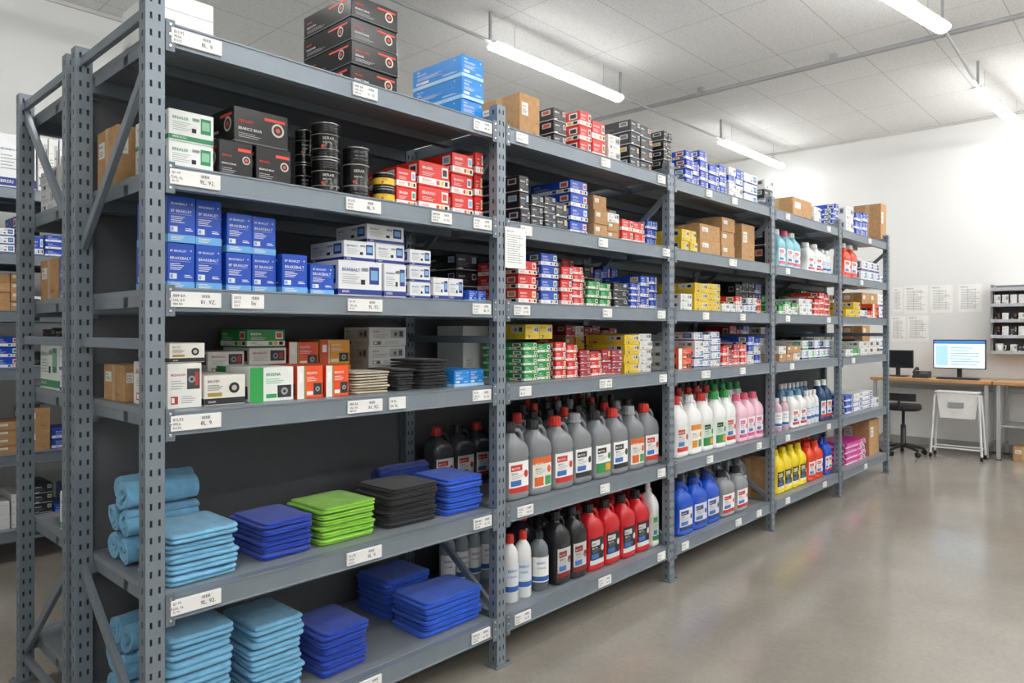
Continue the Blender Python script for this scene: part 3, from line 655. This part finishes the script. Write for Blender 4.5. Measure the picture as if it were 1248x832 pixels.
jugs(1, 680, 718, 2, 86, .06, '26272a', '1b1b1d', ('c9c9c9', '8a1f1f'), label='black motor oil jug with grey label')
jugs(1, 720, 794, 4, 76, .06, 'c81e28', '1b1b1d', ('202226', 'd8d8d8'), label='red motor oil jug with black cap', words=('BRED', 'MOTOL'))
jugs(1, 796, 816, 1, 76, .06, 'e9eaea', 'e8e8e8', label='white plastic jug with white cap', lab=('c8dcc8', '3c8f4a'))
jugs(1, 636, 700, 3, 84, .20, '2b2c30', 'c8322a', ('c9c9c9', '8a1f1f'), label='black motor oil jug with coloured cap', caps=['c8322a', '26282b'])
jugs(1, 704, 812, 6, 78, .20, 'a8242c', 'c8322a', ('c9c9c9', '8a1f1f'), label='red motor oil jug with coloured cap', caps=['c8322a', '1b1b1d'])
jugs(1, 646, 812, 8, 78, .36, '35373b', 'c8322a', ('c9c9c9', '8a1f1f'), label='dark motor oil jug with coloured cap', caps=['c8322a', '1b1b1d', '9b9ea1'])
# =============================== BAY 3
put(6, 836, 863, 50, 3, 4, ds='bs', rag=True); put(6, 865, 886, 52, 2, 4, ds='bs', rag=True); put(6, 888, 906, 42, 2, 3, ds=['bs', 'wh'], rag=True); put(6, 908, 924, 38, 1, 3, ds='wb'); put(6, 929, 943, 38, 1, 3, ds=['dk', 'wh'])
put(5, 831, 850, 28, 2, 2, ds=['kr', 'ye']); put(5, 853, 878, 38, 1, 2, ds='kr'); put(5, 880, 896, 50, 1, 3, ds='kr'); put(5, 905, 921, 46, 1, 1, ds='kr'); put(5, 923, 942, 46, 2, 2, ds=['dk', 'gr']); put(5, 850, 925, 58, 3, 2, .37, .22, ['kr', 'dk'])
put(4, 829, 843, 20, 1, 2, ds='wh'); put(4, 846, 878, 36, 2, 4, ds=['ye', 'ye', 'wb'], rag=True); put(4, 880, 905, 20, 3, 2, ds=['wh', 'rw'], rag=True); put(4, 907, 942, 18, 4, 2, ds=['wh', 'rw', 'wb'], rag=True); put(4, 845, 935, 42, 6, 3, .37, .22, ['dk', 'bs', 'gr'], rag=True)
put(3, 828, 844, 25, 1, 2, ds='or'); put(3, 847, 878, 44, 3, 4, ds=['wh', 'wb'], rag=True); put(3, 880, 910, 26, 4, 3, ds=['wh', 'rw', 'dr'], rag=True); put(3, 912, 942, 34, 2, 4, ds=['bs', 'wh'], rag=True); put(3, 850, 935, 44, 6, 3, .37, .22, ['bs', 'wh', 'dr'], rag=True)
jugs(2, 826, 900, 5, 70, .05, 'eceded', '2f9a4c', ('dfe6e0', 'cf3328'), label='white plastic jug with printed label', caps=['c8322a', '2f9a4c', 'c8322a', 'e8e8e8'], labs=[('dfe6e0', 'cf3328'), ('c9e0cc', '2f8a48'), ('f4efe0', 'e08a2a')])
jugs(2, 902, 942, 3, 56, .05, 'eec3d4', 'e2607a', ('f6eef2', 'cf5a86'), label='pale pink plastic jug with pink cap')
jugs(2, 832, 940, 8, 68, .18, 'e8eaea', 'c8322a', ('dfe6e0', '2f9a4c'), label='white plastic jug with coloured cap', caps=['c8322a', '2f9a4c', '26282b'])
jugs(2, 836, 940, 8, 66, .32, 'e8eaea', 'c8322a', ('dfe6e0', '2f9a4c'), label='white plastic jug with coloured cap', caps=['26282b', '2f9a4c', 'c8322a'])
jugs(1, 828, 880, 3, 62, .05, '1b55ca', '1b3f98', ('d8dce6', '2a3a70'), label='blue plastic jug with blue cap')
jugs(1, 882, 914, 2, 54, .05, '8d9194', '26282b', label='silver grey plastic jug with dark cap')
put(1, 920, 942, 48, 1, 1, ds='kr'); jugs(1, 832, 914, 6, 64, .18, '6d7276', 'c8322a', label='grey plastic jug with coloured cap', caps=['c8322a', '26282b'])
jugs(1, 836, 914, 6, 62, .32, '6d7276', 'c8322a', label='grey plastic jug with coloured cap', caps=['26282b', 'c8322a'])
# =============================== BAY 4
put(6, 967, 990, 26, 1, 1, ds='kr'); put(6, 993, 1001, 22, 1, 2, ds='wh'); put(6, 1004, 1023, 34, 2, 4, ds='bs', rag=True)
jugs(5, 950, 978, 3, 46, .06, '8cc6d4', 'e8e8e8', ('e8f2f4', 'e2607a'), label='pale teal plastic jug with white cap', caps=['e8e8e8', 'e2607a']); jugs(5, 986, 1004, 2, 36, .06, 'e9eaea', 'e8e8e8', label='white plastic jug with white cap'); bottles(5, 1006, 1022, 2, 30, .06, 'e9eaea', 'e8e8e8', 'white plastic bottle')
put(4, 950, 973, 24, 3, 3, ds=['gr', 'wh'], rag=True); put(4, 975, 990, 20, 2, 2, ds='wh'); put(4, 992, 1023, 30, 3, 4, ds=['rw', 'ye', 'rw'], rag=True); put(4, 955, 1015, 34, 6, 3, .37, .22, ['bs', 'gr', 'dk'])
put(3, 950, 976, 18, 3, 2, ds=['kr', 'wh']); put(3, 978, 1023, 22, 5, 2, ds=['wh', 'wg', 'wb'], rag=True); put(3, 958, 1015, 30, 5, 3, .37, .22, ['wh', 'kr', 'dk'])
bottles(2, 949, 966, 2, 40, .06, 'd8b8c4', 'e8e8e8', 'pale pink plastic bottle'); jugs(2, 967, 985, 2, 44, .06, 'eceded', '6f9fc4', label='white plastic jug with pale blue cap'); bottles(2, 986, 1001, 3, 40, .06, 'e9eaea', 'e8e8e8', 'white plastic bottle'); jugs(2, 1002, 1023, 2, 48, .06, '27486e', 'e8e8e8', label='navy plastic jug with white cap'); bottles(2, 955, 1015, 7, 44, .25, '6f9fc4', 'e8e8e8', 'pale blue plastic bottle')
jugs(1, 949, 985, 4, 52, .06, 'f2d614', 'e3c81e', ('2c2c2c', 'f0e6a0'), label='yellow plastic jug with yellow cap'); jugs(1, 987, 1005, 2, 46, .06, 'e6431a', 'c8322a', label='orange red plastic jug with red cap'); jugs(1, 1007, 1023, 2, 44, .06, '1b55ca', '1b3f98', label='blue plastic jug with blue cap')
jugs(1, 955, 1015, 7, 50, .22, 'e6431a', 'e3c81e', label='orange plastic jug with yellow cap')
# =============================== BAY 5
put(6, 1031, 1040, 34, 1, 2, ds='wh'); put(6, 1043, 1058, 44, 2, 4, ds='bs', rag=True); put(6, 1066, 1081, 50, 1, 1, ds='kr')
jugs(5, 1030, 1047, 2, 42, .06, 'e6431a', 'e8e8e8', label='red plastic jug with white cap'); put(5, 1050, 1079, 24, 3, 2, ds=['ye', 'wb', 'gr'], rag=True)
put(4, 1031, 1080, 18, 5, 2, ds=['or', 'wb', 'ye', 'rw'], rag=True); put(3, 1031, 1080, 16, 5, 2, ds=['wh', 'gr', 'wr'], rag=True)
put(2, 1031, 1080, 24, 4, 3, ds=['bs', 'wb', 'wh'], rag=True); put(1, 1031, 1055, 26, 1, 4, ds='mg'); put(1, 1060, 1081, 42, 1, 1, ds='kr')
for lv in (3, 4, 5): put(lv, 1038, 1078, 32, 4, 2, .35, .22, ['kr', 'wb', 'dk'], rag=True)
# =============================== rear rack and far rack
W2 = 'on the rack behind'
pal = ['wh', 'wb', 'bs', 'wg', 'wp', 'wr', 'bw', 'bs', 'dk', 'kr']
for k, z in ZL.items():
    for (y, d) in ((RY+.09, .25), (RY+.36, .25)):
        if k in (1, 6) or (k == 2 and y > 1): continue
        hgt = {5: .2, 4: .2, 3: .22, 2: .2}[k]; rows = R.choice((1, 2, 2))
        stack(.04, .34, y, d, z+.0366, hgt*R.uniform(.7, 1), 1, rows, {5: 'wh', 4: 'bw', 3: 'wb', 2: 'wg'}[k] if y < 1 else R.choice(pal), W2)
for k, z in ZL.items():
    x = -.55
    while x < .76:
        w = R.uniform(.11, .24); c = R.choice((1, 1, 2)); hgt = R.uniform(.18, .29) if k != 6 else R.uniform(.34, .46)
        stack(x, min(x+w, .85), 3.35, .3, z+.0366, hgt, c, R.choice((2, 3, 4)) if k != 6 else R.choice((1, 2)), [R.choice(['wh', 'wp', 'wb'] if k > 5 else pal[2:] if k < 4 else pal)], 'on side wall rack', rag=True)
        x += w+.006
# product boxes that show smallest become one bulk object
PB.sort(key=lambda t_: -t_[0])
rest = [o for _, o in PB[270:]]
if rest:
    vs, fs, mi, mats = [], [], [], []
    for o in rest:
        me = o.data; Mx = o.matrix_basis; off = len(vs)
        mp = []
        for mt in me.materials:
            if mt not in mats: mats.append(mt)
            mp.append(mats.index(mt))
        vs += [tuple(Mx @ v.co) for v in me.vertices]
        for p in me.polygons: fs.append(tuple(off+i for i in p.vertices)); mi.append(mp[p.material_index])
    me = bpy.data.meshes.new('product_box')
    me.from_pydata(vs, [], fs)
    for mt in mats: me.materials.append(mt)
    me.polygons.foreach_set('material_index', mi); me.update()
    for o in rest: bpy.data.objects.remove(o)
    o = mk(me, 'product_box'); tag(o, 'assorted small white, blue and red product boxes filling the shelves', 'box', 'small stocked boxes'); o['kind'] = 'stuff'

def paper_obj(name, w, h, loc, facing, label, seed=1):
    rr = random.Random(seed); m = M(); m.cbox(-w/2, w/2, -.0004, .0004, 0, h, MT('f6f6f4', .7), .0001)
    fn = lambda u, v: (u, -.0009, v); g = MT('7d8185', .7)
    m.text(rr.choice(['BRALE SE', 'SERAR LI', 'BAREL 92']), fn, -w*.4, h*.88, h*.04, INK, w*.5)
    for i in range(13):
        v = h*(.8-i*.055); q = rr.uniform(.45, .82)*w
        m.quad([fn(-w*.4, v), fn(-w*.4+q, v), fn(-w*.4+q, v+h*.011), fn(-w*.4, v+h*.011)], g)
    for u in (-.1, .2): m.quad([fn(w*u, h*.1), fn(w*u+w*.008, h*.1), fn(w*u+w*.008, h*.84), fn(w*u, h*.84)], g)
    o = m.obj(name, loc); o.rotation_euler = (0, 0, facing); tag(o, label, 'paper'); return o
paper_obj('paper_notice', .14, .185, (onY(629, -.01), -.0065, 1.785), 0, 'white printed paper sheet hanging on the rack upright')
for i, (a, b, t0, t1) in enumerate(((1088, 1100, 350, 380), (1102, 1131, 348, 382), (1134, 1161, 347, 381), (1168, 1197, 346, 380), (1086, 1104, 385, 416), (1106, 1132, 384, 416))):
    X = X1-.003; ya, yb = onX(a, X), onX(b, X); D = dep(X, (ya+yb)/2)
    o = paper_obj('wall_notice', abs(ya-yb), (t1-t0)*D/F, (X, (ya+yb)/2, H+(403-t1)*D/F), -pi/2, 'white printed notice sheet pinned to the wall', seed=i)
    o['group'] = 'notice sheets on the wall'

# ---------------------------------------------------------------- office corner
WOOD = MT('c09466', .4, 0, 'kraft'); FR_ = MT('b9bcbe', .4, .4)
def desk(nm, y0, y1, label):
    r = root(nm, (9.07, y0, 0), label, 'desk'); w = y1-y0
    m = M(); m.cbox(0, .66, 0, w, .87, .91, WOOD, .004); m.obj('desk_top', parent=r)
    for x, y in ((.04, .05), (.62, .05), (.04, w-.05), (.62, w-.05)):
        m = M(); m.cbox(x-.02, x+.02, y-.02, y+.02, .01, .87, FR_, .003); m.cbox(x-.03, x+.03, y-.03, y+.03, 0, .01, DARKP); m.obj('leg', parent=r)
    for b in ((.06, .6, .04, .06, .12, .16), (.6, .64, .07, w-.07, .74, .8), (.06, .6, w-.06, w-.04, .12, .16)):
        m = M(); m.cbox(*b, FR_); m.obj('frame_rail', parent=r)
    return r
desk('desk', -.65, .66, 'wooden-topped desk with pale metal legs against the wall')
d2 = desk('workbench', -2.1, -.67, 'wooden-topped workbench with metal legs beneath wall organizer')
m = M(); m.cbox(.08, .6, .06, 1.37, .38, .4, FR_); m.obj('lower_shelf', parent=d2)
def monitor(y0, y1, zb, zt, x, label, on=True):
    r = root('computer_monitor', (x, (y0+y1)/2, .91), label, 'monitor'); w = abs(y1-y0); b = .012
    m = M(); m.cbox(0, .03, -w/2, w/2, zb-.91, zt-.91, DARKP, .004); m.obj('bezel', parent=r)
    m = M(); h = zt-zb; z0 = zb-.91
    fn = lambda u, v, k=0: (-.001-k*.0004, w/2-b-u, z0+b+v); W = w-2*b; Hh = h-2*b
    def rc(a, c, d_, e, mm, k): m.quad([fn(a*W, c*Hh, k), fn(d_*W, c*Hh, k), fn(d_*W, e*Hh, k), fn(a*W, e*Hh, k)], mm)
    if on:
        rc(0, 0, 1, 1, MT('cfe4f2', .4, 0, 'screen'), 0); rc(0, .88, 1, 1, MT('3f79b0', .4, 0, 'screen'), 1); rc(.04, .08, .28, .82, MT('9cc4e0', .4, 0, 'screen'), 1)
        for i in range(7): rc(.33, .12+i*.1, .33+R.uniform(.3, .6), .15+i*.1, MT('6f98b8', .4, 0, 'screen'), 1)
    else: rc(0, 0, 1, 1, MT('1d2024', .2), 0)
    m.obj('screen', parent=r)
    m = M(); m.cbox(.012, .04, -.025, .025, .012, zb-.91+.03, DARKP); m.cbox(-.06, .12, -.11, .11, 0, .012, DARKP, .004); m.obj('stand', parent=r)
monitor(-.55, .015, 1.03, 1.39, 9.4, 'black-framed computer monitor showing a pale blue form')
monitor(.235, .6, 1.02, 1.25, 9.38, 'small dark computer monitor switched off on the desk', False)
m = M(); m.cbox(-.07, .07, -.24, .2, 0, .018, DARKP, .004)
for i in range(5):
    for j in range(14): m.cbox(-.055+i*.023, -.037+i*.023, -.225+j*.03, -.2+j*.03, .018, .024, MT('3a3c40', .5), .001)
tag(m.obj('keyboard', (9.22, -.27, .91)), 'black computer keyboard on the desk', 'keyboard')
r = root('desk_phone', (9.3, .12, .91), 'black corded desk phone on the desk', 'phone')
m = M(); m.loft([[(-.08, -.09, 0), (.08, -.09, 0), (.08, .09, 0), (-.08, .09, 0)], [(-.08, -.09, .02), (.08, -.09, .08), (.08, .09, .08), (-.08, .09, .02)]], DARKP, False)
for i in range(4):
    for j in range(3): m.cbox(-.06+i*.025, -.042+i*.025, -.06+j*.03, -.04+j*.03, .045+i*.008, .05+i*.009, MT('77797c', .5), .001)
m.obj('body', parent=r)
m = M(); m.tube([(-.05, .07, .05), (-.05, .07, .075), (-.02, .07, .095), (.05, .07, .12), (.08, .07, .115), (.085, .07, .09)], [.022, .02, .014, .014, .02, .022], BLACK, 10); m.obj('handset', parent=r)
# chair
CH = MT('1b1c1f', .7)
r = root('office_chair', (8.78, .2, 0), 'low black office swivel chair with castors at the desk', 'chair')
m = M(); m.loft([ring(0, .19*k, .19*k, 3, z, 24) for k, z in ((.9, .54), (1, .555), (1, .59), (.94, .61), (.6, .615))], CH); m.obj('seat', parent=r)
m = M(); m.loft([[(-.19+.03*(y/.17)**2+dx, y, z) for dx, y in [(0, -.17), (0, -.1), (0, 0), (0, .1), (0, .17), (.025, .17), (.025, .1), (.025, 0), (.025, -.1), (.025, -.17)]] for z in (.66, .67, .74, .75)], CH, False); m.tube([(-.08, 0, .545), (-.19, 0, .56), (-.185, 0, .67)], .014, DARKP); m.obj('backrest', parent=r)
m = M(); m.lathe([(.03, .1), (.03, .36), (.018, .36), (.018, .54)], DARKP, 14); m.obj('gas_lift', parent=r)
m = M()
for i in range(5):
    a = 2*pi*i/5+.3; m.tube([(0, 0, .115), (.12*cos(a), .12*sin(a), .1), (.24*cos(a), .24*sin(a), .075)], [.03, .02, .014], BLACK, 8)
m.obj('star_base', parent=r)
for i in range(5):
    a = 2*pi*i/5+.3; m = M(); m.tube([(.24*cos(a)-.02*sin(a), .24*sin(a)+.02*cos(a), .03), (.24*cos(a)+.02*sin(a), .24*sin(a)-.02*cos(a), .03)], .03, BLACK, 14); m.tube([(.24*cos(a), .24*sin(a), .05), (.24*cos(a), .24*sin(a), .075)], .008, BLACK, 6); m.obj('caster', parent=r)
# trolley with bin
r = root('bin_trolley', (8.93, -.34, 0), 'white wheeled trolley holding a pale plastic bin', 'trolley')
WM = MT('dfe1e2', .4)
for x in (-.06, .08):
    for y in (-.26, .26):
        m = M(); m.tube([(x*1.6, y*1.0, .05), (x, y*.86, .74)], .013, WM, 8); m.obj('leg', parent=r)
        m = M(); m.tube([(x*1.6, y-.012, .026), (x*1.6, y+.012, .026)], .026, BLACK, 14); m.obj('caster', parent=r)
for p in (((-.09, -.25, .12), (-.09, .25, .12)), ((.125, -.25, .12), (.125, .25, .12)), ((-.06, -.23, .74), (-.06, .23, .74)), ((.08, -.23, .74), (.08, .23, .74))):
    m = M(); m.tube(p, .01, WM); m.obj('rail', parent=r)
m = M(); BN = MT('f4f4f3', .35)
def rr_(a, b, z): return [(.01+x*a, y*b, z) for x, y in ((-1, -1), (1, -1), (1, 1), (-1, 1))]
m.loft([rr_(.065, .17, .47), rr_(.085, .2, .765), rr_(.1, .22, .77), rr_(.1, .22, .785), rr_(.08, .195, .785), rr_(.06, .165, .49)], BN, False)
m.cbox(-.080, -.078, -.08, .08, .60, .66, MT('9aa0a6', .5), .0005)
m.obj('bin', parent=r)
tag(mk(boxmesh(.26, .2, .16, 'kr'), 'cardboard_box', (9.3, -.95, .0)), 'small brown cardboard box on the floor under the workbench', 'box')
# wall organizer
r = root('wall_organizer', (9.5, -.58, 1.22), 'grey wall-mounted metal organizer rack with small compartments', 'organizer')
m = M(); m.cbox(.235, .255, -.9, 0, 0, .84, MT('777b80', .5)); m.obj('back_plate', parent=r)
for y in (-.9, -.45, -.02): m = M(); m.cbox(.0, .235, y, y+.02, 0, .84, MT('85898d', .5)); m.obj('divider', parent=r)
for k in range(5):
    m = M(); m.cbox(-.01, .235, -.88, -.02, .01+k*.19, .025+k*.19, MT('d3d5d6', .45)); m.cbox(-.02, -.01, -.9, 0, 0.0+k*.19, .04+k*.19, MT('b4b7ba', .45)); m.obj('shelf', parent=r)
bm_small = {}
for k in range(4):
    for j in range(9):
        if j == 4 or (k == 0 and j < 2): continue
        kk = R.choice(['dk', 'wp', 'bk', 'wh']); me = bm_small.setdefault((kk, k % 2), boxmesh(.12, .065, .09+.03*(k % 2), kk))
        o = mk(me, 'product_box', (9.57, -.645-.082*j, 1.22+.026+k*.19)); tag(o, 'small %s on organizer' % DES[kk][3], 'box', 'small boxes on the wall organizer')
m = M(); m.lathe([(.03, 0), (.04, .004), (.042, .1), (.038, .1), (.035, .008)], MT('efeeea', .3), 20); m.tube([(.0, -.04, .08), (0, -.065, .075), (0, -.065, .035), (0, -.04, .025)], .006, MT('efeeea', .3))
tag(m.obj('mug', (9.56, -.66, 1.2456)), 'white ceramic mug on the lowest shelf of the organizer', 'mug')

# ---------------------------------------------------------------- camera, world
cd = bpy.data.cameras.new('camera'); cam = bpy.data.objects.new('camera', cd); COL.objects.link(cam)
cam.location = (CX, CY, H); cd.sensor_width = 36; cd.lens = F/1248*36; cd.shift_y = -13/1248
cam.rotation_euler = (pi/2, 0, TH-pi/2); cd.clip_start = .05
sc.camera = cam
w = bpy.data.worlds.new('World'); sc.world = w; w.use_nodes = True
w.node_tree.nodes['Background'].inputs[0].default_value = (.8, .85, .9, 1); w.node_tree.nodes['Background'].inputs[1].default_value = .3
sc.view_settings.view_transform = 'Standard'
sc.view_settings.gamma = .99
print('OBJ', len(bpy.data.objects))
